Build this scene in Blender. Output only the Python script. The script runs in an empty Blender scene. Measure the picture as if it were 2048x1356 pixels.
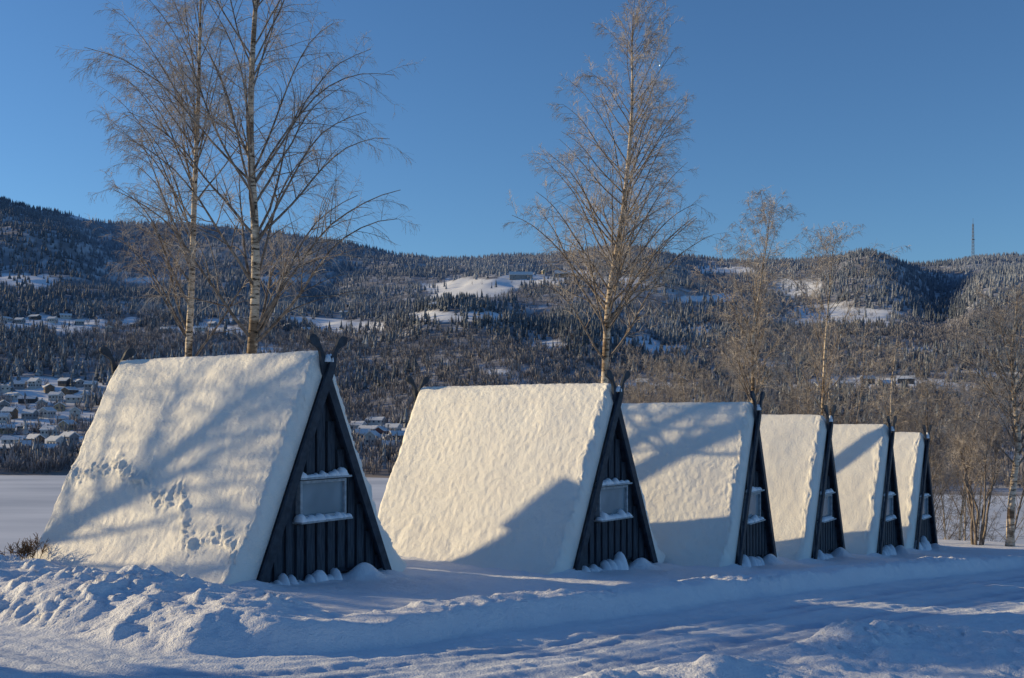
import bpy, math, random
import numpy as np
from mathutils import Vector
R=math.radians
random.seed(5)
sc=bpy.context.scene; C=sc.collection
F=2100.0; CAMZ=2.64; HOR=830.0

# ---------------------------------------------------------------- helpers
def vn(x,y,seed):
    t=np.random.RandomState(seed).rand(256,256)
    xi=np.floor(x).astype(int); yi=np.floor(y).astype(int)
    fx=x-xi; fy=y-yi
    fx=fx*fx*(3-2*fx); fy=fy*fy*(3-2*fy)
    a=t[xi%256,yi%256]; b=t[(xi+1)%256,yi%256]; c=t[xi%256,(yi+1)%256]; d=t[(xi+1)%256,(yi+1)%256]
    return (a*(1-fx)+b*fx)*(1-fy)+(c*(1-fx)+d*fx)*fy
def fbm(x,y,o=4,seed=1,g=.5):
    x=np.asarray(x,float); y=np.asarray(y,float)
    s=0; a=1; n=0
    for k in range(o):
        s=s+a*(vn(x*2**k+17.3*k,y*2**k+9.1*k,seed+k)-.5); n+=a; a*=g
    return s/n*2
def ss(a,b,x):
    t=np.clip((x-a)/(b-a),0,1); return t*t*(3-2*t)
def mesh_np(name,V,Fc,smooth=False,col=None):
    me=bpy.data.meshes.new(name)
    V=np.ascontiguousarray(V,dtype=np.float32); Fc=np.ascontiguousarray(Fc,dtype=np.int32)
    m,k=Fc.shape
    me.vertices.add(len(V)); me.vertices.foreach_set('co',V.ravel())
    me.loops.add(m*k); me.polygons.add(m)
    me.polygons.foreach_set('loop_start',np.arange(0,m*k,k,dtype=np.int32))
    me.loops.foreach_set('vertex_index',Fc.ravel())
    me.polygons.foreach_set('use_smooth',np.full(m,smooth))
    me.update(calc_edges=True)
    if col is not None:
        a=me.color_attributes.new('Col','FLOAT_COLOR','POINT')
        cc=np.ones((len(V),4),np.float32); cc[:,:3]=col
        a.data.foreach_set('color',cc.ravel())
    return me
def link(name,me,m,parent=None,loc=None):
    o=bpy.data.objects.new(name,me); C.objects.link(o)
    if m and me is not None and len(me.materials)==0: me.materials.append(m)
    if parent: o.parent=parent
    if loc is not None: o.location=loc
    return o
def empty(name,loc,rz=0,label=None,cat=None,group=None):
    o=bpy.data.objects.new(name,None); C.objects.link(o); o.location=loc; o.rotation_euler=(0,0,rz)
    o.empty_display_size=.3
    if label:o['label']=label
    if cat:o['category']=cat
    if group:o['group']=group
    return o
class MB:
    def __init__(s): s.v=[]; s.f=[]
    def add(s,v,f):
        b=len(s.v); s.v+=[tuple(p) for p in v]; s.f+=[tuple(i+b for i in q) for q in f]
    def box(s,x0,x1,y0,y1,z0,z1):
        v=[(x0,y0,z0),(x1,y0,z0),(x1,y1,z0),(x0,y1,z0),(x0,y0,z1),(x1,y0,z1),(x1,y1,z1),(x0,y1,z1)]
        s.add(v,[(3,2,1,0),(4,5,6,7),(0,1,5,4),(1,2,6,5),(2,3,7,6),(3,0,4,7)])
    def prism(s,pts,y0,y1):   # pts in xz, extruded along y
        n=len(pts)
        v=[(p[0],y0,p[1]) for p in pts]+[(p[0],y1,p[1]) for p in pts]
        s.add(v,[tuple(range(n)),tuple(range(2*n-1,n-1,-1))]+[(i,n+i,n+(i+1)%n,(i+1)%n) for i in range(n)])
    def bar(s,a,b,r):
        a=Vector(a);b=Vector(b);d=(b-a).normalized()
        p=d.cross(Vector((.3,.2,1))).normalized();q=d.cross(p)
        v=[a+p*r,a+q*r,a-p*r,a-q*r,b+p*r,b+q*r,b-p*r,b-q*r]
        s.add(v,[(0,1,5,4),(1,2,6,5),(2,3,7,6),(3,0,4,7),(3,2,1,0),(4,5,6,7)])
    def mesh(s,name,smooth=False):
        me=bpy.data.meshes.new(name); me.from_pydata(s.v,[],s.f); me.update()
        import bmesh
        b=bmesh.new(); b.from_mesh(me); bmesh.ops.recalc_face_normals(b,faces=b.faces); b.to_mesh(me); b.free()
        if smooth:
            for p in me.polygons:p.use_smooth=True
        return me
    def build(s,name,m,parent=None,smooth=False,loc=None): return link(name,s.mesh(name,smooth),m,parent,loc)
def grid_faces(nx,ny):
    i,j=np.meshgrid(np.arange(nx-1),np.arange(ny-1),indexing='ij')
    a=(i*ny+j).ravel()
    return np.stack([a,a+ny,a+ny+1,a+1],1)

# ---------------------------------------------------------------- materials
def mat(name,rough=.7,base=(.5,.5,.5)):
    m=bpy.data.materials.new(name); m.use_nodes=True
    nt=m.node_tree; b=nt.nodes['Principled BSDF']
    b.inputs['Base Color'].default_value=(*base,1); b.inputs['Roughness'].default_value=rough
    b.inputs['Specular IOR Level'].default_value=.25
    return m,nt,b
def N(nt,t,**k):
    n=nt.nodes.new(t)
    for a,v in k.items():
        if a in n.inputs: n.inputs[a].default_value=v
        else: setattr(n,a,v)
    return n
def ramp(nt,stops):
    r=nt.nodes.new('ShaderNodeValToRGB'); e=r.color_ramp.elements
    while len(e)<len(stops): e.new(.5)
    for q,(p,c) in zip(e,stops): q.position=p; q.color=(*c,1)
    return r
def coords(nt,scale=(1,1,1)):
    tc=nt.nodes.new('ShaderNodeTexCoord'); mp=nt.nodes.new('ShaderNodeMapping'); mp.inputs['Scale'].default_value=scale
    nt.links.new(tc.outputs['Object'],mp.inputs['Vector']); return mp.outputs['Vector']
def noisy(name,c1,c2,scale=5,rough=.7,bump=.3,bscale=None,stretch=(1,1,1),dist=.02,lo=.35,hi=.65,detail=6):
    m,nt,b=mat(name,rough)
    co=coords(nt,stretch)
    n=N(nt,'ShaderNodeTexNoise',Scale=scale,Detail=detail); nt.links.new(co,n.inputs['Vector'])
    r=ramp(nt,[(lo,c1),(hi,c2)]); nt.links.new(n.outputs['Fac'],r.inputs['Fac']); nt.links.new(r.outputs['Color'],b.inputs['Base Color'])
    if bump>0:
        n2=N(nt,'ShaderNodeTexNoise',Scale=bscale or scale*3,Detail=6.0); nt.links.new(co,n2.inputs['Vector'])
        bp=N(nt,'ShaderNodeBump',Strength=bump,Distance=dist); nt.links.new(n2.outputs['Fac'],bp.inputs['Height']); nt.links.new(bp.outputs['Normal'],b.inputs['Normal'])
    return m
def snowmat(name,stretch=(1,1,1),bump=.5,c=(.84,.86,.9),c2=(.78,.8,.85),d1=.05,d2=.008,s1=7.0,s2=45.0,attr=False):
    m,nt,b=mat(name,.65); b.inputs['Specular IOR Level'].default_value=.3
    co=coords(nt,stretch)
    n0=N(nt,'ShaderNodeTexNoise',Scale=1.3,Detail=5.0); nt.links.new(co,n0.inputs['Vector'])
    r=ramp(nt,[(.3,c2),(.7,c)]); nt.links.new(n0.outputs['Fac'],r.inputs['Fac'])
    out=r.outputs['Color']
    if attr:
        a=N(nt,'ShaderNodeVertexColor'); a.layer_name='Col'
        mx=N(nt,'ShaderNodeMix',data_type='RGBA',blend_type='MULTIPLY'); mx.inputs[0].default_value=1
        nt.links.new(out,mx.inputs[6]); nt.links.new(a.outputs['Color'],mx.inputs[7]); out=mx.outputs[2]
    nt.links.new(out,b.inputs['Base Color'])
    n1=N(nt,'ShaderNodeTexNoise',Scale=s1,Detail=8.0,Roughness=.65); nt.links.new(co,n1.inputs['Vector'])
    n2=N(nt,'ShaderNodeTexNoise',Scale=s2,Detail=3.0); nt.links.new(co,n2.inputs['Vector'])
    b1=N(nt,'ShaderNodeBump',Strength=bump,Distance=d1); nt.links.new(n1.outputs['Fac'],b1.inputs['Height'])
    b2=N(nt,'ShaderNodeBump',Strength=bump,Distance=d2); nt.links.new(n2.outputs['Fac'],b2.inputs['Height']); nt.links.new(b1.outputs['Normal'],b2.inputs['Normal'])
    nt.links.new(b2.outputs['Normal'],b.inputs['Normal'])
    return m
def attrmat(name,rough=.8):
    m,nt,b=mat(name,rough)
    a=N(nt,'ShaderNodeVertexColor'); a.layer_name='Col'
    nt.links.new(a.outputs['Color'],b.inputs['Base Color']); return m
M_snow=snowmat('ground_snow',bump=.85,d1=.06,d2=.016)
M_road=snowmat('packed_snow',bump=.85,c=(.8,.83,.88),c2=(.7,.74,.8),d1=.045,d2=.016,attr=True)
M_rsnow=snowmat('roof_snow',stretch=(1.2,.85,1.8),bump=.9,c=(.9,.88,.82),c2=(.86,.83,.77),d1=.018,d2=.01,s1=22.0,s2=48.0)
M_lsnow=snowmat('ledge_snow',bump=.4)
M_wood=noisy('dark_blue_grey_boards',(.022,.03,.044),(.055,.07,.092),scale=6,rough=.7,bump=.4,stretch=(6,6,.6),dist=.01)
M_barge=noisy('dark_barge_paint',(.02,.027,.04),(.04,.052,.072),scale=9,rough=.6,bump=.3,dist=.006)
M_frame=noisy('window_frame_paint',(.26,.29,.32),(.42,.45,.48),scale=12,rough=.6,bump=.2,dist=.004)
M_pane=noisy('window_pane',(.15,.21,.25),(.24,.31,.36),scale=1.6,rough=.15,bump=0,detail=2)
M_twig=noisy('frosted_twigs',(.27,.235,.21),(.55,.5,.455),scale=3,rough=.8,bump=0)
M_twig_b=noisy('grey_twigs',(.17,.155,.15),(.36,.335,.32),scale=2,rough=.85,bump=0)
M_needle=noisy('snowy_needles',(.03,.05,.03),(.12,.14,.12),scale=4,rough=.85,bump=0)
M_limb=noisy('branch_bark',(.09,.07,.058),(.28,.235,.2),scale=7,rough=.85,bump=.2)
def bark():
    m,nt,b=mat('birch_bark',.75)
    co=coords(nt,(2.2,2.2,9)); n=N(nt,'ShaderNodeTexNoise',Scale=1.6,Detail=6.0,Roughness=.7); nt.links.new(co,n.inputs['Vector'])
    r=ramp(nt,[(.0,(.03,.025,.02)),(.41,(.05,.04,.035)),(.46,(.46,.37,.28)),(.62,(.74,.63,.5))]); nt.links.new(n.outputs['Fac'],r.inputs['Fac'])
    co2=coords(nt,(1,1,1)); n2=N(nt,'ShaderNodeTexNoise',Scale=1.1,Detail=3.0); nt.links.new(co2,n2.inputs['Vector'])
    r2=ramp(nt,[(.38,(.35,.29,.24)),(.48,(1,1,1))]); nt.links.new(n2.outputs['Fac'],r2.inputs['Fac'])
    mx=N(nt,'ShaderNodeMix',data_type='RGBA',blend_type='MULTIPLY'); mx.inputs[0].default_value=1
    nt.links.new(r.outputs['Color'],mx.inputs[6]); nt.links.new(r2.outputs['Color'],mx.inputs[7]); nt.links.new(mx.outputs[2],b.inputs['Base Color'])
    bp=N(nt,'ShaderNodeBump',Strength=.4,Distance=.02); nt.links.new(n.outputs['Fac'],bp.inputs['Height']); nt.links.new(bp.outputs['Normal'],b.inputs['Normal'])
    return m
M_bark=bark()
M_forest=attrmat('forest_mix',.85); M_hill=attrmat('hill_cover',.8)
M_lake=noisy('lake_ice_snow',(.5,.54,.6),(.72,.75,.8),scale=.012,rough=.6,bump=.1,bscale=.4,stretch=(1,3,1),dist=.2)

# ---------------------------------------------------------------- camera, light
cam=bpy.data.cameras.new('Camera'); co=bpy.data.objects.new('Camera',cam); C.objects.link(co); sc.camera=co
cam.sensor_width=36; cam.lens=36*F/2048; cam.shift_y=(HOR-678)/2048
co.location=(0,0,CAMZ); co.rotation_euler=(R(90),0,0); cam.clip_end=20000; cam.clip_start=.1
SUN_EL=14.5; tv=Vector((.96,-.277))         # travel direction of the light
Sx,Sy=-tv.x,-tv.y
l=bpy.data.lights.new('sun','SUN'); l.energy=5.0; l.angle=R(.55); l.color=(1,.78,.445)
so=bpy.data.objects.new('sun',l); C.objects.link(so)
sd=Vector((Sx,Sy,0)).normalized()*math.cos(R(SUN_EL))+Vector((0,0,math.sin(R(SUN_EL))))
so.rotation_euler=sd.to_track_quat('Z','Y').to_euler()
w=bpy.data.worlds.new('World'); sc.world=w; w.use_nodes=True; nt=w.node_tree
sk=nt.nodes.new('ShaderNodeTexSky'); sk.sky_type='NISHITA'; sk.sun_disc=False; sk.sun_elevation=R(SUN_EL); sk.sun_rotation=math.atan2(Sx,Sy)
sk.air_density=1.0; sk.dust_density=0; sk.ozone_density=3.2
mx=N(nt,'ShaderNodeMix',data_type='RGBA',blend_type='MULTIPLY'); mx.inputs[0].default_value=1; mx.inputs[7].default_value=(.76,1.02,1.27,1)
nt.links.new(sk.outputs[0],mx.inputs[6]); nt.links.new(mx.outputs[2],nt.nodes['Background'].inputs[0]); nt.nodes['Background'].inputs[1].default_value=.1
sc.view_settings.view_transform='Standard'; sc.view_settings.look='None'; sc.view_settings.exposure=0

# ---------------------------------------------------------------- near ground
def pdist(x,y,pl):
    best=np.full(x.shape,1e9); sg=np.ones(x.shape)
    for (x0,y0),(x1,y1) in zip(pl[:-1],pl[1:]):
        dx,dy=x1-x0,y1-y0; L=dx*dx+dy*dy
        t=np.clip(((x-x0)*dx+(y-y0)*dy)/L,0,1)
        d=np.hypot(x-x0-t*dx,y-y0-t*dy); s=np.sign(dx*(y-y0)-dy*(x-x0))
        k=d<best-1e-9; best=np.where(k,d,best); sg=np.where(k,s,sg)
    return best*sg
FL=[(-30,25),(-9,13.6),(-5.6,11.5),(-4.4,10.7),(-3.3,10.0),(-2.3,10.2),(-1.18,11.06),(1.15,13.7),(3.85,17),(13.1,26.9),(40,54)]
NL=[(-12,-4),(-1,7.6),(.2,9.0),(4.06,13.2),(8.7,17.6),(14,23.2),(40,50)]
HUTS=[(650,16.8,34),(1230,20.9,38),(1510,23.8,30),(1655,26.9,32),(1779,30.0,33),(1850,33.3,34)]
hutpos=[((p-1024)/F*d,d,ph) for p,d,ph in HUTS]
def plane(x,y): return .865-.039*x-.058*y
def ground(x,y,detail=True):
    x=np.asarray(x,float); y=np.asarray(y,float)
    z=plane(x,y)-.06
    s=(x+3)*-.71+(y-16.8)*.70
    e=np.maximum(np.maximum(s-6.3,y-40),-x-34); e=np.maximum(e,0)
    z=z-.42*(np.sqrt(e*e+.64)-.8)
    dF=pdist(x,y,FL); dN=-pdist(x,y,NL)
    wob=fbm(x*.5,y*.5,3,11)*.25
    left=ss(-1.8,-3.2,x)
    d=dF+wob*.8
    h=(.27+.12*left)*(1+.3*fbm(x*.7,y*.7,3,14))
    berm=ss(-.05,.36+.6*left,d)*h*(1-.85*ss(.6+.9*left,1.9+1.6*left,d))
    rid=1-np.abs(fbm(x*1.1,y*1.1,3,21))*3.2
    cl_=ss(-.35,.15,fbm(x*.9+4,y*.9,2,29))
    lumpn=np.clip(rid,-.3,1)*.05+np.abs(fbm(x*5.5,y*5.5,3,25))*.16*cl_+np.abs(fbm(x*12,y*12,2,27))*.045
    lump=lumpn*(.45+.6*left)*ss(-.05,.3,d)*(1-ss(1.0+1.6*left,2.2+1.6*left,d))
    z=z+berm+lump
    dn=dN+wob
    patch=np.clip(fbm(x*.5+3,y*.5,3,33)+.05,0,1)
    nb=ss(-.1,.7,dn)*(.08+.26*patch)
    z=z+nb+(np.clip(1-np.abs(fbm(x*1.2,y*1.2,3,41))*3,-.2,1)*.04+np.abs(fbm(x*6,y*6,3,45))*.12*cl_)*ss(0,.6,dn)*(.5+1.1*patch)
    onroad=(1-ss(-.15,.1,d))*(1-ss(-.2,.1,dn))
    rut=(np.exp(-((dF+.85)/.13)**2)+np.exp(-((dF+2.05)/.15)**2)+.7*np.exp(-((dF+1.25)/.1)**2)+.6*np.exp(-((dF+2.5)/.1)**2))*.032
    fine=np.sin(dF*26+fbm(x*.6,y*.6,2,52)*6)*.007
    z=z+(-rut+fine+fbm(x*2.2,y*2.2,4,51)*.022+fbm(x*9,y*9,2,55)*.013)*onroad
    z=z+(1-onroad)*(fbm(x*.45,y*.45,4,61)*.06+fbm(x*3,y*3,4,71)*.028)
    for (hx,hy,ph) in hutpos:
        u=(math.sin(R(ph)),math.cos(R(ph))); r=(-math.cos(R(ph)),math.sin(R(ph)))
        a=(x-hx)*u[0]+(y-hy)*u[1]; bb=(x-hx)*r[0]+(y-hy)*r[1]
        dl=np.hypot(np.maximum(np.abs(a)-1.5,0),np.maximum(np.abs(bb-2.8)-2.6,0))
        z=z+.12*np.exp(-(dl/.45)**2)*(1-.9*ss(1.5,1.1,np.abs(a))*ss(.9,.0,bb))
        z=z+.24*np.exp(-((a-.8)/.3)**2-((bb+.12)/.22)**2)
    return np.maximum(z,-30.5)
def axis(a,b,step,lo,hi,g=1.09):
    mid=np.arange(a,b,step); L=[];v=a;st=step
    while v>lo: st*=g; v-=st; L.append(v)
    H=[];v=mid[-1];st=step
    while v<hi: st*=g; v+=st; H.append(v)
    return np.array(L[::-1]+list(mid)+H)
gx=axis(-9,13,.04,-170,200); gy=axis(6.2,24,.04,-40,260,1.05)
X,Y=np.meshgrid(gx,gy,indexing='ij'); Z=ground(X,Y)
V=np.stack([X,Y,Z],-1).reshape(-1,3); Fc=grid_faces(len(gx),len(gy))
dF_=pdist(V[:,0],V[:,1],FL)
tk=np.zeros(len(V))
for c_,w_2 in ((.85,.17),(2.05,.19),(1.25,.12),(2.5,.13)): tk+=np.exp(-((dF_+c_+fbm(V[:,0]*.3,V[:,1]*.3,2,58)*.15)/w_2)**2)
tk=np.clip(tk,0,1)*(.7+.8*fbm(V[:,0]*1.2,V[:,1]*1.2,3,59))
tkc=1-np.clip(tk,0,1)[:,None]*np.array([.36,.3,.2])
cx=V[Fc].mean(1); rd=(pdist(cx[:,0],cx[:,1],FL)<0.0)&(pdist(cx[:,0],cx[:,1],NL)>0)
def sub(V,Fc,mask):
    f=Fc[mask]; u,inv=np.unique(f,return_inverse=True); return V[u],inv.reshape(f.shape),u
v_,f_,u_=sub(V,Fc,~rd)
o=link('ground',mesh_np('ground',v_,f_,smooth=True),M_snow); o['kind']='structure'; o['label']='snow covered campsite ground with ploughed banks'; o['category']='ground'
v_,f_,u_=sub(V,Fc,rd)
o=link('road',mesh_np('road',v_,f_,True,tkc[u_]),M_road); o['kind']='structure'; o['label']='packed snow road curving past the row of huts'; o['category']='road'
LZ=-29.0
lm=MB(); lm.add([(-3000,40,LZ),(3000,40,LZ),(3000,1200,LZ),(-3000,1200,LZ)],[(0,1,2,3)])
o=lm.build('lake',M_lake); o['kind']='structure'; o['label']='frozen snow dusted lake beyond the huts'; o['category']='lake'

# ---------------------------------------------------------------- hills
PXc=[-1500,-900,-350,0,200,400,600,750,870,1000,1150,1280,1420,1600,1750,1850,1950,2350,3200]
Dr=[0,620,750,900,1100,1400,1800,2300,3000]
T=[[945,900,820,730,620,480,380,240,180],
[950,905,830,745,640,540,430,290,220],
[950,905,840,765,680,610,500,370,270],
[950,905,840,765,670,610,550,455,398],
[950,905,845,770,675,610,565,495,440],
[950,905,850,780,680,615,570,510,448],
[950,905,855,785,690,630,575,520,468],
[955,905,850,780,690,635,590,545,496],
[958,900,840,760,660,612,578,550,522],
[960,900,830,740,640,602,552,532,513],
[965,895,820,740,660,600,550,528,508],
[970,895,820,750,680,610,540,506,502],
[975,890,815,750,690,620,565,535,524],
[980,885,810,745,690,630,575,535,528],
[985,880,805,745,680,620,550,520,527],
[988,880,800,740,680,625,575,545,528],
[990,875,800,740,670,600,560,535,514],
[1000,870,800,735,660,590,540,515,510],
[1000,870,800,735,660,590,540,515,510]]
us=np.concatenate([np.linspace(-1500,-200,50)[:-1],np.linspace(-200,2300,380),np.linspace(2300,3200,30)[1:]])
Ds=np.concatenate([np.linspace(395,1500,190),np.linspace(1500,3000,130)[1:],np.array([3060,3150,3300,3600])])
tab=np.zeros((len(PXc),len(Ds)))
for i,(p,row) in enumerate(zip(PXc,T)):
    sh=-(LZ-CAMZ)*F/(row[0]-HOR)
    zz=[CAMZ+(HOR-py)/F*d for py,d in zip(row,[sh]+Dr[1:])]
    dd=[sh-120,sh]+Dr[1:]+[3060,3150,3300,3600]; zz=[LZ-10]+zz+[zz[-1]-2,zz[-1]-12,zz[-1]-60,zz[-1]-150]
    tab[i]=np.interp(Ds,dd,zz)
HZ=np.zeros((len(us),len(Ds)))
for j in range(len(Ds)): HZ[:,j]=np.interp(us,PXc,tab[:,j])
def blur(A,k,ax):
    ker=np.hanning(k+2)[1:-1]; ker/=ker.sum(); p=[(0,0),(0,0)]; p[ax]=(k//2,k//2)
    B=np.pad(A,p,mode='edge'); return np.apply_along_axis(lambda v:np.convolve(v,ker,'valid'),ax,B)
HZ[:,:-4]=blur(blur(HZ,21,0),11,1)[:,:-4]
UX=(us-1024)/F
UU,DD=np.meshgrid(UX,Ds,indexing='ij'); XX=UU*DD; PXM=UU*F+1024
w_=ss(560,1000,DD)
HZ=HZ+w_*(fbm(XX/220,DD/260,5,81)*32*(.35+.65*ss(900,2400,DD)))*(1-.75*ss(2700,3000,DD))+fbm(XX/60,DD/60,3,91)*4*ss(560,800,DD)
def gs(a,m,w): return np.exp(-((a-m)/w)**2)
# rounded spurs and gullies
HZ+=26*gs(PXM,1735,95)*gs(DD,2050,330)-24*gs(PXM,1885,55)*gs(DD,1750,480)
HZ+=20*gs(PXM,900,120)*gs(DD,1180,110)-14*gs(PXM,1060,60)*gs(DD,1250,200)
HZ+=30*gs(PXM,60,130)*gs(DD,2150,250)-22*gs(PXM,260,90)*gs(DD,2000,350)
HZ+=18*gs(PXM,480,110)*gs(DD,2300,250)-20*gs(PXM,640,60)*gs(DD,1900,400)+6*gs(PXM,1290,70)*gs(DD,2200,250)
def hz(px,D):
    fi=np.interp(px,us,np.arange(len(us))); fj=np.interp(D,Ds,np.arange(len(Ds)))
    i=np.clip(np.floor(fi).astype(int),0,len(us)-2); j=np.clip(np.floor(fj).astype(int),0,len(Ds)-2); a=fi-i;b=fj-j
    return (HZ[i,j]*(1-a)+HZ[i+1,j]*a)*(1-b)+(HZ[i,j+1]*(1-a)+HZ[i+1,j+1]*a)*b
def pyof(px,D): return HOR-(hz(px,D)-CAMZ)*F/D
def solve(px,py):
    D=np.linspace(400,3000,1300); P=pyof(np.full(D.shape,float(px)),D)
    k=np.where(P<=py)[0]; return D[k[0]] if len(k) else 2990.0
FIELDS=[(925,576,92,19),(880,596,55,9),(900,632,115,10),(700,655,85,13),(55,560,90,16),(1690,632,110,20),(1580,578,60,20),(1250,560,70,9),(1420,598,60,9),(1250,684,65,11),(640,642,60,9),
(90,786,125,24),(60,838,120,28),(60,890,130,20),(760,876,70,26),(100,648,170,15),(1780,770,190,15),(1320,775,90,11),(410,660,90,12),(1440,540,60,8),(1000,745,25,6),(220,436,75,10),(1150,548,50,8),(1060,558,80,9),(1960,750,60,9),(1340,700,60,8),(1520,730,60,6),(560,560,50,6),(300,560,60,6),(1820,700,60,6),(480,640,60,7),(1100,690,50,6),(560,700,50,5),(1400,660,50,7)]
def field(px,py):
    m=np.full(np.shape(px),-5.0)
    wob=fbm(px/38,py/12,4,101)*.75
    for (a,b,rx,ry) in FIELDS:
        m=np.maximum(m,1-np.hypot((px-a)/rx,(py-b)/ry)+wob)
    return m
PXG=np.repeat(us[:,None],len(Ds),1); PYG=HOR-(HZ-CAMZ)*F/DD
fm=ss(-.02,.1,field(PXG,PYG))
wood=np.array([.23,.23,.255]); snow=np.array([.76,.785,.83])
nn=ss(-.3,.5,fbm(XX/14,DD/18,4,111))[...,None]
colr=wood*(1-nn)+np.array([.52,.53,.57])*nn
colr=colr*(1-fm[...,None])+snow*fm[...,None]
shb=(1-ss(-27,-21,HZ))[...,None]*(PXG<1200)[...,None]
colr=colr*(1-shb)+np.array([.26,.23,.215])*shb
V=np.stack([XX,DD,HZ],-1).reshape(-1,3)
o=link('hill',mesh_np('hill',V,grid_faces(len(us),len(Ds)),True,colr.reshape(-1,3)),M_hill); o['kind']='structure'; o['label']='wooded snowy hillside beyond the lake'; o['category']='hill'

# forest (one far-off mass)
rs=np.random.RandomState(3)
n=54000
px=rs.uniform(-190,2260,n); D=rs.uniform(430,3010,n)
D[:2500]=rs.uniform(2960,3040,2500)
px=np.concatenate([px,rs.uniform(-190,2260,11000)]); D=np.concatenate([D,rs.uniform(550,1300,11000)])
z=hz(px,D); py=HOR-(z-CAMZ)*F/D
fld=field(px,py)
keep=((fld<-.02)|(rs.rand(len(px))<.08))&(z>LZ+.6)
keep&=~((py>745)&(py<905)&(px<240)&(rs.rand(len(px))<.5))
keep&=~((py>745)&(px>1200)&(rs.rand(len(px))<.35))
px,D,z,py=px[keep],D[keep],z[keep],py[keep]
x=(px-1024)/F*D
patchy=fbm(x/170,D/230,3,123)
brown=np.clip(.2+.65*ss(620,700,py)*(1-.2*ss(1000,1300,px))+fbm(x/90,D/90,3,121)*.8+patchy*1.0,0,1)
brown=np.where(py<550,brown*.35,brown); brown=np.where(py>900,.95,brown)
isb=rs.rand(len(px))<brown
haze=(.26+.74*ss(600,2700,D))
hz_c=np.array([.2,.245,.335])  # bluish air haze painted into the tree colours with distance
# frosted tone by region; darker terms paint hillside shade into the tree colours
frost_shade=.08+.55*gs(px,980,160)*(py<545)+.45*gs(px,280,130)*(py<465)+.32*ss(1880,1960,px)*(py<620)-.34*ss(220,120,px)*ss(590,560,py)-.22*gs(px,1880,55)*(py<660)-.16*gs(px,1740,80)*(py<560)-.1*gs(px,750,120)*(py<560)
def conifers(x,y,z,D,tiers,sides,hzv,fr):
    m=len(x); H=rs.uniform(8,15,m)*(1+.15*(fbm(x/80,y/80,2,5))); W=H*rs.uniform(.17,.24,m)
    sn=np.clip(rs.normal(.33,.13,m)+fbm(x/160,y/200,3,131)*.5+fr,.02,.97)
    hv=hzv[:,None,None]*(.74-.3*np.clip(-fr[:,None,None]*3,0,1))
    VV=[];CC=[];FF=[];b=0
    for t in range(tiers):
        z0=z+H*(.06+.9*t/tiers)-1; top=z+H*min(1,(t+1.75)/tiers) if t<tiers-1 else z+H
        r=W*(1-t/tiers*.92)
        P=np.zeros((m,sides+1,3)); K=np.zeros((m,sides+1,3))
        P[:,0]=np.stack([x,y,top],1)
        ph=rs.rand(m)*6.28
        for s in range(sides):
            a=ph+s*6.2832/sides; rr=r*rs.uniform(.65,1.3,m)
            P[:,s+1]=np.stack([x+np.cos(a)*rr,y+np.sin(a)*rr,z0+rs.uniform(-.06,.06,m)*H],1)
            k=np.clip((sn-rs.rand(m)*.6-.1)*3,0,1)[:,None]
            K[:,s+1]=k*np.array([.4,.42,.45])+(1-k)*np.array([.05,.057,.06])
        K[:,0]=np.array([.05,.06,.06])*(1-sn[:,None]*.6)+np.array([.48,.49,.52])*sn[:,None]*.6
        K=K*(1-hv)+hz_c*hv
        VV.append(P.reshape(-1,3));CC.append(K.reshape(-1,3))
        base=b+np.arange(m)*(sides+1)
        for s in range(sides): FF.append(np.stack([base,base+1+s,base+1+(s+1)%sides],1))
        b+=m*(sides+1)
    return np.concatenate(VV),np.concatenate(FF),np.concatenate(CC)
def broadleaf(x,y,z,hzv,q):
    m=len(x); H=rs.uniform(6,12,m); W=H*rs.uniform(.25,.38,m)
    tone=rs.uniform(.6,1.35,m)[:,None]
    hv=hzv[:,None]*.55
    VV=[];CC=[];FF=[];b=0
    for s in range(q):
        a=rs.rand(m)*6.28; rr=np.sqrt(rs.rand(m))*W; hh=z+H*rs.uniform(.5,1,m)*(1-.25*(rr/W)**2); zb=z+H*rs.uniform(-.05,.35,m)
        wd=H*.022; a2=rs.rand(m)*6.28
        tip=np.stack([x+np.cos(a)*rr,y+np.sin(a)*rr,hh],1)
        p1=np.stack([x+np.cos(a)*rr*.45+np.cos(a2)*wd,y+np.sin(a)*rr*.45+np.sin(a2)*wd,zb],1)
        p2=np.stack([x+np.cos(a)*rr*.45-np.cos(a2)*wd,y+np.sin(a)*rr*.45-np.sin(a2)*wd,zb],1)
        p3=tip+np.stack([np.cos(a2+1),np.sin(a2+1),a2*0-.3],1)*(wd*2.2)[:,None]
        P=np.stack([p1,p2,p3,tip],1)
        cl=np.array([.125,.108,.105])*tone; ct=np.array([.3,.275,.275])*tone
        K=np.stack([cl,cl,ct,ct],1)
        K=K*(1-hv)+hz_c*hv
        VV.append(P.reshape(-1,3));CC.append(K.reshape(-1,3)); base=b+np.arange(m)*4
        FF+= [np.stack([base,base+1,base+2],1),np.stack([base,base+2,base+3],1)]; b+=m*4
    return np.concatenate(VV),np.concatenate(FF),np.concatenate(CC)
near=D<1350
parts=[conifers(x[k],D[k],z[k],D[k],t,s,haze[k],frost_shade[k]) for k,t,s in (((~isb)&near,5,6),((~isb)&~near,3,5))]
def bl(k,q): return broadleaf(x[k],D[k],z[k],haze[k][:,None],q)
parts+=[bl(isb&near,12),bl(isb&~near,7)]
b=0;VV=[];FF=[];CC=[]
for v,f,c in parts: VV.append(v);FF.append(f+b);CC.append(c);b+=len(v)
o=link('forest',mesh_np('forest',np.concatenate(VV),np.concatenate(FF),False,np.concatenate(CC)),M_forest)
o['kind']='stuff'; o['label']='frosted spruce and bare birch forest covering the far hillside'; o['category']='forest'

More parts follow.
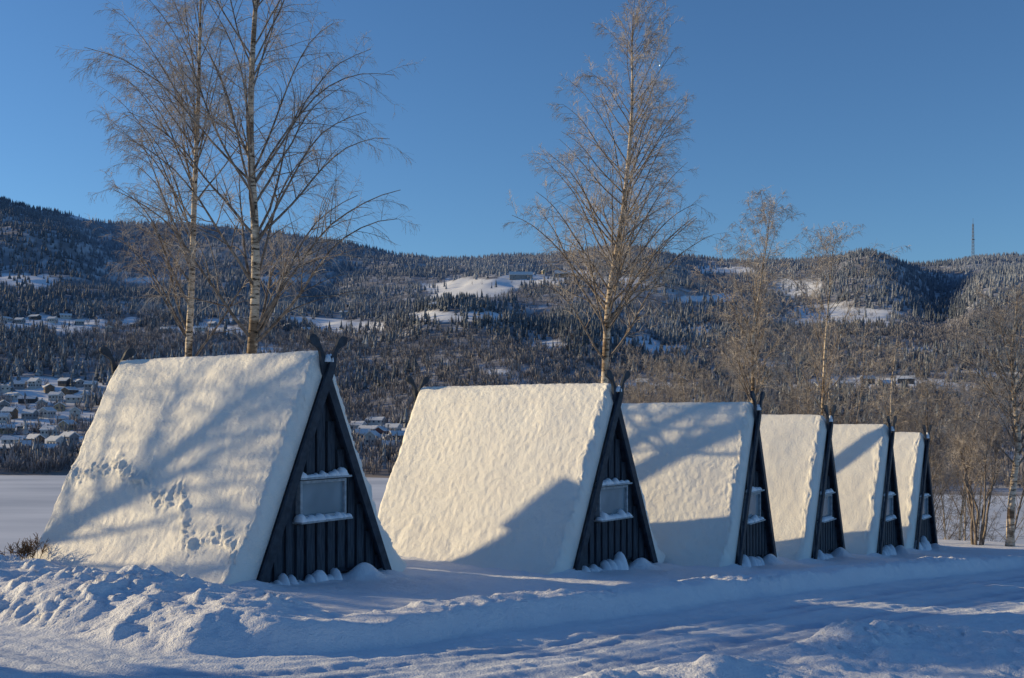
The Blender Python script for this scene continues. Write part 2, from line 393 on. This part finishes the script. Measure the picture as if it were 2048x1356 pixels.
# ---------------------------------------------------------------- far houses
def flat(name,c,r=.8): return noisy(name,tuple(v*.85 for v in c),c,scale=.8,rough=r,bump=.1)
HC={'white':flat('white_boards',(.5,.5,.49)),'yellow':flat('yellow_boards',(.38,.32,.22)),'red':flat('red_boards',(.2,.09,.075)),
'brown':flat('brown_boards',(.16,.125,.1)),'grey':flat('grey_boards',(.27,.28,.3)),'dark':flat('dark_boards',(.08,.078,.085))}
M_hroof=flat('house_roof_snow',(.68,.7,.74)); M_hwin=mat('house_window',.2,(.06,.07,.1))[0]
hm={}
def house_meshes(kind):
    if kind in hm: return hm[kind]
    w,d,h,rf={'house':(9,7,3.5,2.2),'long':(12.5,7,2.8,1.8),'tall':(8,7,5,2.6),'barn':(38,12,6,5),'shed':(5.5,4.5,2.3,1.4)}[kind]
    a=MB(); a.prism([(-d/2,-2),(d/2,-2),(d/2,h),(0,h+rf),(-d/2,h)],-w/2,w/2)
    wall=a.mesh('wall')
    r=MB(); o_=.6
    sl=rf/(d/2)
    r.prism([(-d/2-o_,h-o_*sl),(0,h+rf),(d/2+o_,h-o_*sl),(d/2+o_,h-o_*sl+.6),(0,h+rf+.6),(-d/2-o_,h-o_*sl+.6)],-w/2-.6,w/2+.6)
    roof=r.mesh('roof')
    q=MB(); q.box(-.7,.7,-.06,.06,0,1.3); win=q.mesh('window')
    c=MB(); c.box(-.4,.4,-.4,.4,0,1.6); c.box(-.48,.48,-.48,.48,1.6,1.85); chim=c.mesh('chimney')
    spots=[]
    for s in (-1,1):
        for t in (-.32,0,.32): spots.append((s*(d/2+.04),t*w,1.0,R(90)))
        for t in (-.25,.25): spots.append((t*d,s*(w/2+.04),1.0,0))
        if h>4.5:
            for t in (-.25,.25): spots.append((s*(d/2+.04),t*w,3.2,R(90)))
            spots.append((0,s*(w/2+.04),3.8,0))
    hm[kind]=(wall,roof,win,spots,chim,(h+rf)); return hm[kind]
wallc={}
def far_house(px,py,color,kind,yaw,label,cat,group):
    D=solve(px,py); x=(px-1024)/F*D; z=float(hz(np.array([px*1.]),np.array([D]))[0])
    wall,roof,win,spots,chim,ht=house_meshes(kind)
    e=empty('barn' if kind=='barn' else ('shed' if kind=='shed' else 'house'),(x,D,z+.6),R(yaw),label,cat,group)
    if (kind,color) not in wallc:
        wm=wall.copy(); wm.materials.clear(); wm.materials.append(HC[color]); wallc[(kind,color)]=wm
    link('wall',wallc[(kind,color)],None,e); r=link('roof',roof,M_hroof,e)
    if kind!='barn' and kind!='shed':
        c=link('chimney',chim,HC['grey'],r,(0,1.5,ht-.5))
    for (a,b_,zz,rz) in spots:
        nx,ny=(math.copysign(1,a),0) if abs(rz)>.1 else (0,math.copysign(1,b_))
        wy=nx*math.sin(R(yaw))+ny*math.cos(R(yaw))
        if wy<0:
            w_o=link('window',win,M_hwin,e,(a,b_,zz)); w_o.rotation_euler=(0,0,rz)
ordw=['first','second','third','fourth','fifth','sixth','seventh','eighth','ninth','tenth','eleventh','twelfth','thirteenth','fourteenth','fifteenth','sixteenth','seventeenth','eighteenth','nineteenth','twentieth']
clusters=[
('houses in the top rows of the lakeside village','in the upper lakeside village',
 [(12,783,'white','long'),(40,778,'grey','house'),(70,776,'white','tall'),(98,784,'brown','house'),(130,772,'dark','house'),(158,772,'grey','long'),(182,778,'grey','house'),(26,800,'white','long'),(56,806,'dark','long'),(112,800,'white','house'),(150,804,'white','long'),(84,816,'grey','house'),(140,788,'brown','long'),(176,800,'white','house'),(6,818,'grey','house'),(120,822,'yellow','house')]),
('houses in the lower rows of the lakeside village','in the lower lakeside village',
 [(95,834,'white','house'),(60,838,'grey','house'),(150,838,'white','tall'),(20,838,'brown','tall'),(136,860,'yellow','house'),(8,866,'yellow','long'),(45,862,'white','shed'),(112,894,'white','house'),(28,890,'white','long'),(139,886,'grey','house'),(76,864,'dark','shed'),(70,890,'brown','house'),(122,846,'grey','shed'),(4,845,'white','house'),(100,872,'white','house'),(50,904,'grey','house'),(14,908,'grey','long'),(90,908,'white','long')]),
('houses on the shore between the two nearest huts','on the far shore between the two nearest huts',
 [(716,862,'white','house'),(738,868,'grey','long'),(762,874,'red','house'),(786,868,'white','house'),(745,890,'white','tall'),(796,884,'brown','house'),(724,880,'white','house'),(770,892,'grey','house'),(752,850,'white','long'),(782,904,'white','house')]),
('houses on the shelf halfway up the left slope','on the shelf halfway up the left slope',
 [(12,643,'white','long'),(40,647,'grey','house'),(70,639,'dark','long'),(105,645,'white','house'),(132,637,'white','long'),(160,650,'grey','house'),(218,662,'white','long'),(265,654,'brown','shed'),(330,666,'grey','house'),(402,662,'white','long'),(425,654,'grey','house')]),
('houses on the rise right of the twin birches','on the rise right of the twin birches',
 [(520,654,'white','house'),(575,657,'yellow','long'),(612,666,'white','house'),(694,614,'dark','long'),(690,630,'white','long'),(655,670,'grey','shed')]),
('houses among the trees low on the right slope','low on the right slope',
 [(1640,782,'grey','house'),(1690,776,'white','long'),(1735,768,'brown','house'),(1770,778,'white','house'),(1812,766,'dark','long'),(1850,776,'white','long'),(1940,756,'grey','long'),(1980,770,'brown','house'),(2025,762,'white','house')]),
('houses low on the slope behind the third hut','low on the slope behind the third hut',
 [(1285,774,'grey','house'),(1322,780,'white','long'),(1365,770,'brown','house'),(1395,778,'white','shed')]),
]
random.seed(9)
CN={'dark':'near-black'}
for grp,where,hs in clusters:
    for k,(px_,py_,c,kd) in enumerate(sorted(hs)):
        far_house(px_,py_,c,kd,random.choice([70,80,95,110,60,20,-15,35]),f"{'tall ' if kd=='tall' else 'long ' if kd=='long' else ''}{CN.get(c,c)} {'shed' if kd=='shed' else 'house'}, {ordw[k]} from left {where}",'shed' if kd=='shed' else 'house',grp)
far_house(868,616,'dark','house',75,'lone dark cabin with snowy gable roof on the knoll below the sunlit field','house',None)
far_house(1042,558,'grey','barn',92,'long pale barn at the right edge of the sunlit hillside field','barn',None)
far_house(1088,548,'yellow','tall',15,'tall pale yellow farmhouse just right of the long hillside barn','house',None)
far_house(1132,555,'brown','barn',88,'brown barn right of the farmhouse behind the middle birch','barn',None)
far_house(1572,596,'white','long',85,'long white house beside the small field high on the right slope','house',None)
far_house(1608,590,'grey','shed',85,'small grey shed beside the small field high on the right slope','shed',None)

# mast
D=3000.; mx_=(1946-1024)/F*D; mz=float(hz(np.array([1946.]),np.array([D]))[0])
e=empty('radio_mast',(mx_,D,mz),0,'thin lattice radio mast standing on the right hand ridge','mast')
a=MB(); Hm=116; wb=3.2
c4=[(-1,-1),(1,-1),(1,1),(-1,1)]
def mw(t): return wb*(1-.55*t)
for (i,j) in c4: a.bar((i*wb,j*wb,-2),(i*mw(1),j*mw(1),Hm),.5)
for k in range(12):
    t0,t1=k/12,(k+1)/12
    for q in range(4):
        p,r_=c4[q],c4[(q+1)%4]
        a.bar((p[0]*mw(t0),p[1]*mw(t0),Hm*t0),(r_[0]*mw(t1),r_[1]*mw(t1),Hm*t1),.3)
M_mast=flat('mast_steel',(.24,.25,.28)); a.build('lattice_tower',M_mast,e)
a=MB(); a.bar((0,0,Hm),(0,0,Hm+16),.5); a.build('antenna',M_mast,e)
a=MB()
a.box(-4,4,-4,4,70,71)
a.build('platform',M_mast,e)

# ---------------------------------------------------------------- huts
HH=3.4; HW=1.53; LL=5.3
sl=math.hypot(HH,HW); ux,uz=-HW/sl,HH/sl
def board_outline(sgn):
    def P(t,o):
        x_=HW+.02+ux*t; z_=uz*t; nx,nz=-uz,ux
        return (sgn*(x_+nx*o),z_+nz*o)
    t0=-.15; tc=sl
    # carved horn: slim waist, swelling round head curling outwards
    cen=[(.0,.07,.145),(.1,.06,.135),(.17,.048,.112),(.24,.038,.085),(.30,.036,.072),(.355,.045,.075),(.40,.062,.1),(.44,.082,.14),(.48,.1,.17),(.52,.115,.18),(.56,.127,.165),(.59,.135,.12),(.61,.14,.055)]
    pts_out=[(t0,0),(tc-.15,0)]+[(tc+t,c-w/2) for t,c,w in cen]
    pts_in=[(tc+t,c+w/2) for t,c,w in cen[::-1]]+[(tc-.1,.145),(t0,.145)]
    return [P(t,o) for t,o in pts_out+pts_in]
def bar_mesh(sgn,y0,y1):
    a=MB(); a.prism(board_outline(sgn),y0,y1); return a.mesh('barge_board')
MBR=[bar_mesh(-1,-.115,-.065),bar_mesh(1,-.06,-.01),bar_mesh(-1,LL+.065,LL+.115),bar_mesh(1,LL+.01,LL+.06)]
a=MB()
for s in (-1,1): a.prism([(s*HW,-.3),(s*HW,0),(0,HH),(0,HH-.13),(s*(HW-.06),0),(s*(HW-.06),-.3)],0,LL)
ROOF=a.mesh('roof_deck')
def wall_mesh(front):
    a=MB(); rr=random.Random(3)
    y=.14 if front else LL-.14; d=-1 if front else 1
    a.prism([(-HW+.07,.05),(HW-.07,.05),(0.0,HH-.2)],min(y,y+.03*-d),max(y,y+.03*-d))
    n=13
    for i in range(n):
        xc=-HW+.14+(2*HW-.28)*i/(n-1); wd=.078+rr.uniform(-.015,.01)
        top=(HH-.22)*(1-(abs(xc)+wd)/HW*.96)-.03
        lowz=-.04+rr.uniform(-.06,.22)
        segs=[(lowz,top)]
        if front and abs(xc)<.62: segs=[(lowz,.91),(1.66,top)]
        for z0,z1 in segs:
            if z1-z0>.05: a.box(xc-wd,xc+wd,min(y+d*.004,y+d*.055),max(y+d*.004,y+d*.055),z0,z1)
    return a.mesh('gable_wall')
WF=wall_mesh(True); WB=wall_mesh(False)
def frame_mesh():
    a=MB(); x0,x1,z0,z1=-.52,.52,1.0,1.6; y0,y1=.02,.13; t=.045
    a.box(x0,x1,y0,y1,z1-t,z1); a.box(x0,x1,y0,y1,z0,z0+t); a.box(x0,x0+t,y0,y1,z0+t,z1-t); a.box(x1-t,x1,y0,y1,z0+t,z1-t)
    return a.mesh('frame')
FR=frame_mesh(); a=MB(); a.box(-.475,.475,.07,.085,1.045,1.555); PN=a.mesh('pane')
a=MB(); a.box(-.58,.58,-.05,.135,1.62,1.65); LT=a.mesh('window_hood')
a=MB(); a.box(-.58,.58,-.07,.135,.935,.965); LS=a.mesh('window_sill')
def lump_mesh(x0,x1,yc,z0,h,wd,seed,nx=60,ny=14):
    xs=np.linspace(0,1,nx); th=np.linspace(0,math.pi,ny)
    A,B=np.meshgrid(xs,th,indexing='ij')
    prof=(1-np.abs(2*A-1)**8)**.5*(.4+1.7*np.abs(fbm(A*7+seed,A*0+seed,4,seed+200))*1.4)
    Xv=x0+(x1-x0)*A; Yv=yc-np.cos(B)*wd*np.clip(prof,.05,1.2)**.6; Zv=z0+np.sin(B)*h*prof
    return mesh_np('snow',np.stack([Xv,Yv,Zv],-1).reshape(-1,3),grid_faces(nx,ny),True)
def snow_mesh(seed,nx=75,nt=120):
    k=np.linspace(-1,1,2*nx+1); tt=np.concatenate([np.linspace(0,.3,18)[:-1],np.linspace(.3,LL-.3,nt),np.linspace(LL-.3,LL,18)[1:]])
    K,TT=np.meshgrid(k,tt,indexing='ij')
    hwo=HW+.22; Ht=HH+.26; r=.13
    xi=K*(HW+.12)*1.0; zi=HH-np.abs(K)*(HH+.28)
    xo=K*(hwo+.14); slope=(Ht+.28)/(hwo+.14); ax_=np.abs(xo); zo=Ht-slope*(np.sqrt(ax_**2+r*r)-r)
    q=np.minimum(np.minimum(TT,LL-TT)/.18,1); q=np.sqrt(np.clip(1-(1-q)**2,0,1))
    edge=fbm(K*14+seed,TT*0+seed,4,300+seed)
    lowf=fbm(K*2.6+seed*3,TT*.7,2,310+seed)*.04
    midf=fbm(K*9,TT*1.6+seed,3,320+seed)*.008
    hif=fbm(K*55,TT*12,2,330+seed)*.011
    cl=.66+.10*np.sin(TT*1.1+1)-.035*TT+.12+fbm(TT*1.5,TT*0,3,337)*.1
    band=np.exp(-((np.abs(K)-cl)/.045)**2)*(1 if seed==1 else .0)
    slump=band*np.abs(fbm(K*38+5,TT*9,3,340+seed))*.13+np.abs(fbm(K*10,TT*2,3,345+seed))*.03*ss(.7,.85,np.abs(K))*(1-ss(.92,1,np.abs(K)))
    nx_,nz_=np.sign(K)*.91,.41
    dsp=(lowf*np.minimum(1,np.abs(K)*6)+midf+hif+slump)
    lip=np.exp(-(TT/.22)**2)*np.abs(fbm(K*40,TT*9+seed,3,350+seed))*.11
    dsp=dsp+lip
    flare=.32*np.exp(-np.maximum(zo,0)/.22)*np.sign(K)
    Xo=xo+dsp*nx_+flare; Zo=zo+dsp*nz_*ss(0,.1,np.abs(K))+ (midf+lowf*.35+hif)*(1-ss(0,.1,np.abs(K)))
    Xv=xi+(Xo-xi)*q; Zv=zi+(Zo-zi)*q
    Yv=TT+(.5-TT/LL)*2*(edge*.07*q)
    return mesh_np('roof_snow',np.stack([Xv,Yv,Zv],-1).reshape(-1,3),grid_faces(2*nx+1,len(tt)),True)
hl=['nearest and largest of the snow-covered dark A-frame huts, at the left of the row',
'second nearest snow-covered A-frame hut, standing in front of the tall middle birch',
'third snow-covered A-frame hut from the left, partly behind the second hut',
'fourth snow-covered A-frame hut from the left, between the third and fifth huts',
'fifth snow-covered A-frame hut from the left, second from the far right end',
'farthest and smallest snow-covered A-frame hut, at the right end of the row']
for i,(hx,hy,ph) in enumerate(hutpos):
    z=float(plane(hx,hy))+(.05 if i==1 else 0)
    e=empty('cabin',(hx,hy,z),R(90-ph),hl[i],'hut','snow-covered A-frame huts in a row')
    rf=link('roof',ROOF,M_barge,e)
    link('snow_cover',snow_mesh(i+1,*((120,190) if i<3 else (60,80))),M_rsnow,rf)
    link('gable_wall',WF,M_wood,e); link('gable_wall',WB,M_wood,e)
    for q,mm in enumerate(MBR):
        bo=link('barge_board',mm,M_barge,e)
    a=lump_mesh(-.07,.08,-.06,HH+.08,.09,.06,i+30,14,8); link('snow_cap',a,M_lsnow,e)
    wn=empty('window',(0,0,0)); wn.parent=e
    link('frame',FR,M_frame,wn); link('pane',PN,M_pane,wn)
    kk=1 if i<2 else .75
    hd=link('window_hood',LT,M_frame,e); link('snow',lump_mesh(-.58,.58,.04,1.65,.075*kk,.08*kk,i*2+5),M_lsnow,hd)
    sl_=link('window_sill',LS,M_frame,e); link('snow',lump_mesh(-.6,.6,.02,.965,.085*kk,.1*kk,i*2+60),M_lsnow,sl_)
    link('snow_drift',lump_mesh(-1.35,.3,-.0,-.12,.26,.16,i+90,60,10),M_lsnow,e)

# ---------------------------------------------------------------- trees
def tubes(P,Rd,k):
    m,n,_=P.shape
    T_=np.gradient(P,axis=1); T_/=np.linalg.norm(T_,axis=2,keepdims=True)+1e-9
    ref=np.array([.31,.77,.11]); ref=ref/np.linalg.norm(ref)
    A=np.cross(T_,ref); A/=np.linalg.norm(A,axis=2,keepdims=True)+1e-9; B=np.cross(T_,A)
    ang=np.arange(k)*2*math.pi/k
    V=P[:,:,None,:]+Rd[:,:,None,None]*(A[:,:,None,:]*np.cos(ang)[None,None,:,None]+B[:,:,None,:]*np.sin(ang)[None,None,:,None])
    V=V.reshape(-1,3)
    i,j,s=np.meshgrid(np.arange(m),np.arange(n-1),np.arange(k),indexing='ij')
    b=(i*n+j)*k; s2=(s+1)%k
    Fq=np.stack([b+s,b+s2,b+k+s2,b+k+s],-1).reshape(-1,4)
    return V,Fq
def joinm(L):
    b=0;VV=[];FF=[]
    for v,f in L: VV.append(v);FF.append(f+b);b+=len(v)
    return np.concatenate(VV),np.concatenate(FF)
def interp_chain(P,Rd,t):
    n=P.shape[1]; f=t*(n-1); i=np.minimum(f.astype(int),n-2); a=(f-i)[:,None]; ar=np.arange(len(P))
    p=P[ar,i]*(1-a)+P[ar,i+1]*a; T_=P[ar,i+1]-P[ar,i]; T_/=np.linalg.norm(T_,axis=1,keepdims=True)+1e-9
    r=Rd[ar,i]*(1-a[:,0])+Rd[ar,i+1]*a[:,0]; return p,T_,r
def chain(p0,d0,L,n,bend,jit,rg):
    m=len(p0); P=np.zeros((m,n,3)); P[:,0]=p0; d=d0.copy()
    for k in range(1,n):
        d=d+rg.normal(0,jit,(m,3)); d[:,2]+=bend(k/(n-1))
        d/=np.linalg.norm(d,axis=1,keepdims=True); P[:,k]=P[:,k-1]+d*(L/(n-1))[:,None]
    return P
def grow(P,Rd,Ls,per,tmin,tmax,lf,ang,bend,n,rg,rmin,jit=.1,rk=.55,tip=.3,Lref=None):
    m=len(P); idx=np.repeat(np.arange(m),per)
    if Lref: idx=idx[rg.rand(len(idx))<np.clip(Ls[idx]/Lref,.1,1)]
    t=rg.uniform(tmin,tmax,len(idx))
    p,T_,r=interp_chain(P[idx],Rd[idx],t)
    Q=rg.normal(0,1,(len(idx),3)); Q-=T_*np.sum(Q*T_,1,keepdims=True); Q/=np.linalg.norm(Q,axis=1,keepdims=True)
    a=np.radians(rg.normal(ang,9,len(idx)))[:,None]; d=T_*np.cos(a)+Q*np.sin(a)
    L=Ls[idx]*lf*(1-.6*t)*rg.uniform(.6,1.3,len(idx))
    C_=chain(p,d,L,n,bend,jit,rg)
    rr=np.maximum(r*rk,rmin)[:,None]*np.linspace(1,tip,n)[None]
    return C_,np.maximum(rr,rmin*.6),L
def birch(px_,d,top_py,r0,seed,label,lean=0.,lean_y=0.,cb=.25,spread=2.8,n1=55,n2=11,n3=9,n4=3,up=50,prof=None,droop=.1,name='birch_tree',group=None,stems=1,pos=None,height=None,bias=None,twr=.004,cat='tree',barkm=None,curve=.3,twm=None):
    rg=np.random.RandomState(seed)
    if pos is None: x0=(px_-1024)/F*d; y0=d
    else: x0,y0=pos
    z0=float(ground(np.array([x0]),np.array([y0]))[0])-.15
    H=height if height else CAMZ+(HOR-top_py)/F*d-z0
    e=empty(name,(x0,y0,z0),0,label,cat,group)
    tr=[];li=[];tw=[]
    for s in range(stems):
        n=26; t=np.linspace(0,1,n)
        if stems>1:
            az=s*2.4+seed; ln=(math.cos(az)*.12*H,math.sin(az)*.12*H); h=H*rg.uniform(.7,1); off=(math.cos(az)*.15,math.sin(az)*.15)
        else: ln=(lean,lean_y); h=H; off=(0,0)
        wx=fbm(t*3+seed+s,t*0+seed,2,seed+400)*curve*ss(0,.4,t); wy=fbm(t*3+seed*2,t*0+s,2,seed+500)*curve*ss(0,.4,t)
        TP=np.stack([off[0]+ln[0]*t**1.1+wx,off[1]+ln[1]*t+wy,t*h],1)[None]
        TR=(r0*((1-t)**.8*.97+.03)*(1+.35*np.exp(-t*40)))[None]
        tr.append(tubes(TP,TR,10))
        hh=np.sort(cb+(0.985-cb)*rg.rand(n1)**.9)
        p,T_,r=interp_chain(np.repeat(TP,n1,0),np.repeat(TR,n1,0),hh)
        tt=(hh-cb)/(1-cb)
        az=np.arange(n1)*2.39996+rg.normal(0,.5,n1)
        if bias is not None:
            k=rg.rand(n1)<bias[1]; az=np.where(k,bias[0]+rg.normal(0,.8,n1),az)
        pr=prof(tt) if prof else np.sin(np.pi*np.clip(tt*.75+.22,0,1))**.8*(1-tt)**.35
        L=spread*pr*rg.uniform(.8,1.15,n1)*1.35+.2
        Lr=spread*.9
        el=np.radians(rg.normal(up,7,n1)+12*tt)
        d0=np.stack([np.cos(az)*np.cos(el),np.sin(az)*np.cos(el),np.sin(el)],1)
        P1=chain(p,d0,L,12,lambda q:(.045 if q<.55 else -droop),.045,rg)
        R1=np.maximum((r*.38)[:,None]*np.linspace(1,.18,12)[None],.005); R1=np.minimum(R1,.045*(r0/.12))
        P2,R2,L2=grow(P1,R1,L,n2,.2,1,.42,42,lambda q:-droop*.5 if q>.4 else .02,7,rg,.0045,.08,Lref=Lr)
        P3,R3,L3=grow(P2,R2,L2,n3,.1,1,.5,38,lambda q:-droop*1.2,5,rg,twr,.1,Lref=Lr*.26)
        li+= [tubes(P1,R1,5),tubes(P2,R2,3)]; tw.append(tubes(P3,R3,3))
        if n4:
            P4,R4,L4=grow(P3,R3,np.maximum(L3,.3),n4,.1,1,.85,32,lambda q:-droop*1.8,3,rg,twr*.8,.1); tw.append(tubes(P4,R4,3))
            P5,R5,L5=grow(P1,R1,L,n3,.4,1,.13,45,lambda q:-droop*.9,4,rg,twr,.1,Lref=Lr); tw.append(tubes(P5,R5,3))
    link('trunk',mesh_np('trunk',*joinm(tr),smooth=True),barkm or M_bark,e)
    link('branches',mesh_np('branches',*joinm(li),smooth=True),M_limb,e)
    link('crown',mesh_np('crown',*joinm(tw),smooth=False),twm or M_twig,e)
    return e
big=lambda t:np.clip(.8+.5*t,0,1)*(1-t)**.45*1.12
birch(378,28,-170,.135,7,'tall bare birch behind the nearest hut, left of the twin pair',lean=.5,cb=.33,spread=2.9,n1=52,n3=9,n4=3,prof=big,up=52,droop=.17,bias=(math.pi,.3))
birch(476,27,-330,.17,18,'tall bare birch behind the nearest hut, right and thicker of the twin pair',lean=.75,cb=.31,spread=3.9,n1=56,n2=12,n3=9,n4=3,prof=big,up=50,droop=.17,bias=(0,.4))
birch(1186,32,-10,.15,23,'tall lone bare birch behind the second hut, reaching the top of the picture',lean=1.35,cb=.33,spread=2.9,n1=84,n2=11,n3=9,n4=3,prof=lambda t:(1-t)**.6*1.02+.04,up=42,droop=.08,twr=.0042,bias=(0,.15))
rd_=lambda t:np.sin(np.pi*np.clip(t*.8+.2,0,1))**.7
birch(1495,40,415,.11,31,'medium bare birch with dense drooping crown behind the third and fourth huts',lean=.6,cb=.36,spread=2.4,n1=46,n2=10,n3=8,prof=rd_,up=58,droop=.18,twr=.0055)
birch(1636,43,478,.1,37,'slender bare birch with an open crown behind the fourth hut',lean=.7,cb=.36,spread=2.9,n1=36,n2=9,n3=7,prof=rd_,up=50,droop=.2,twr=.0055)
birch(1779,46,645,.08,41,'small slender birch rising directly behind the fifth hut',lean=.4,cb=.35,spread=2.0,n1=30,n2=8,n3=7,up=45,droop=.18,twr=.0055)
birch(2020,37,580,.14,43,'bare birch standing on open snow at the right edge of the picture',lean=.3,cb=.3,spread=3.0,n1=54,n2=10,n3=8,up=45,droop=.24,twr=.0045)
birch(1955,37.3,800,.05,47,'cluster of thin bare stems right of the farthest hut',name='multi_stem_tree',stems=7,cb=.35,spread=1.3,n1=14,n2=6,n3=5,n4=2,up=60,droop=.06,barkm=M_limb)
nms=[(1425,46,640,2,'low bushy bare tree behind the gable of the third hut'),(1290,48,690,3,'low bare thicket tree just right of the middle birch'),(1365,52,670,2,'thin bare tree between the middle birch and the third hut gable'),
(1560,52,620,3,'bare many-stemmed tree between the two medium birches'),(1700,50,660,2,'thin bare tree between the fourth and fifth hut gables'),(1840,48,710,3,'bare thicket tree directly behind the farthest hut'),(1895,52,700,2,'bare tree just left of the thin stem cluster'),
(2085,44,540,2,'bare tree cut by the right edge of the picture'),(1600,60,670,3,'far bare thicket tree behind the fourth hut'),(1750,58,670,3,'far bare thicket tree left of the small slender birch'),
(1460,56,650,2,'far bare tree just left of the dense drooping birch'),(1250,58,700,3,'far low bare tree behind the ridge of the third hut'),(1660,52,600,2,'taller thin bare tree just right of the open-crowned birch'),(1810,56,660,2,'far thin bare tree right of the small slender birch'),
(1930,58,660,3,'far bushy bare tree behind the thin stem cluster'),(1985,60,600,2,'far bare tree just left of the right edge birch'),(1330,60,720,3,'far low bare bush tree left of the third hut gable')]
for k,(p,dd,tp,ms,nm) in enumerate(nms):
    birch(p,dd,tp,.085,60+k,nm,name='bare_tree',stems=ms,cb=.32,spread=2.4,n1=24,n2=8,n3=6,n4=2,up=52,droop=.1,group='bare trees on the slope behind the far huts',barkm=M_limb if k%2 else None,twr=.006,prof=rd_,twm=M_twig_b)
# birch inferred from its shadow; pines, tower and cabin added unseen to cast shade
birch(0,0,0,.24,77,'bare birch standing left of the nearest hut, outside the row',pos=(-20,21.6),height=13,cb=.3,spread=3.8,n1=34,n2=9,n3=6,n4=0,up=48,twr=.013,droop=.05)
birch(0,0,0,.22,78,'added high-crowned pine left of the campsite road, unseen shadow caster',name='shade_pine',pos=(-25,18.3),height=17,cb=.62,spread=2.7,n1=70,n2=12,n3=8,n4=0,up=20,twr=.034,barkm=M_limb,twm=M_needle)
birch(0,0,0,.22,79,'second added high-crowned pine, unseen shadow caster farther from the campsite road',name='shade_pine',pos=(-27,21.0),height=18,cb=.62,spread=2.3,n1=56,n2=11,n3=8,n4=0,up=20,twr=.034,barkm=M_limb,twm=M_needle)
zt=float(ground(np.array([-14.]),np.array([24.]))[0])
e=empty('shadow_tower',(-14,23.85,zt),R(-16),'added tall narrow tower out of view, casting a wedge shadow on the second hut','tower')  # made-up tower, sized to throw the wedge shadow on the second hut
a=MB(); a.prism([(-.75,-1),(.75,-1),(.75,6.9),(0,7.6),(-.75,6.9)],-.75,.75); a.build('wall',HC['brown'],e)
a=MB(); a.prism([(-.95,6.75),(0,7.63),(.95,6.75),(.95,6.9),(0,7.85),(-.95,6.9)],-.9,.9); a.build('roof',M_hroof,e)
a=MB(); a.box(-.35,.35,-.80,-.755,0,1.95); a.build('door',HC['dark'],e)
e=empty('shade_cabin',(-20,9.2,.7),0,'added brown gabled cabin out of view left of the road, shading the foreground','cabin')  # unseen cabin added to keep the near road in shade
a=MB(); a.prism([(-4,-1),(4,-1),(4,3.2),(0,5.2),(-4,3.2)],-4.5,3.3); a.build('wall',HC['brown'],e)
a=MB(); a.prism([(-4.6,2.9),(0,5.2),(4.6,2.9),(4.6,3.2),(0,5.55),(-4.6,3.2)],-5,3.8); a.build('roof',M_rsnow,e)
for y_ in (-2,2):
    a=MB(); a.box(4.0,4.06,y_-.6,y_+.6,1,2.1); a.build('window',M_pane,e)
a=MB(); a.box(4.0,4.05,-.5,.5,0,2.05); a.build('door',M_wood,e)

# dry weed at the left
x0,y0=(48-1024)/F*17.6,17.6; z0=float(ground(np.array([x0]),np.array([y0]))[0])
rg=np.random.RandomState(5); n=34; az=rg.rand(n)*6.28; el=np.radians(rg.uniform(50,88,n)); p=np.stack([rg.normal(0,.12,n),rg.normal(0,.09,n),az*0-.05],1)
d0=np.stack([np.cos(az)*np.cos(el),np.sin(az)*np.cos(el),np.sin(el)],1); L=rg.uniform(.25,.48,n)
P1=chain(p,d0,L,5,lambda q:0,.1,rg); R1=np.full((n,5),.004); P2,R2,L2=grow(P1,R1,L,9,.5,1,.5,40,lambda q:.02,4,rg,.005,.1)
M_weed=noisy('dry_weed',(.12,.07,.04),(.22,.14,.08),scale=8,rough=.9,bump=0)
o=link('dry_weed',mesh_np('dry_weed',*joinm([tubes(P1,R1,3),tubes(P2,R2*1.3,3)])),M_weed,None,(x0,y0,z0))
o['label']='small clump of dry brown weeds in the snow left of the nearest hut'; o['category']='weed'
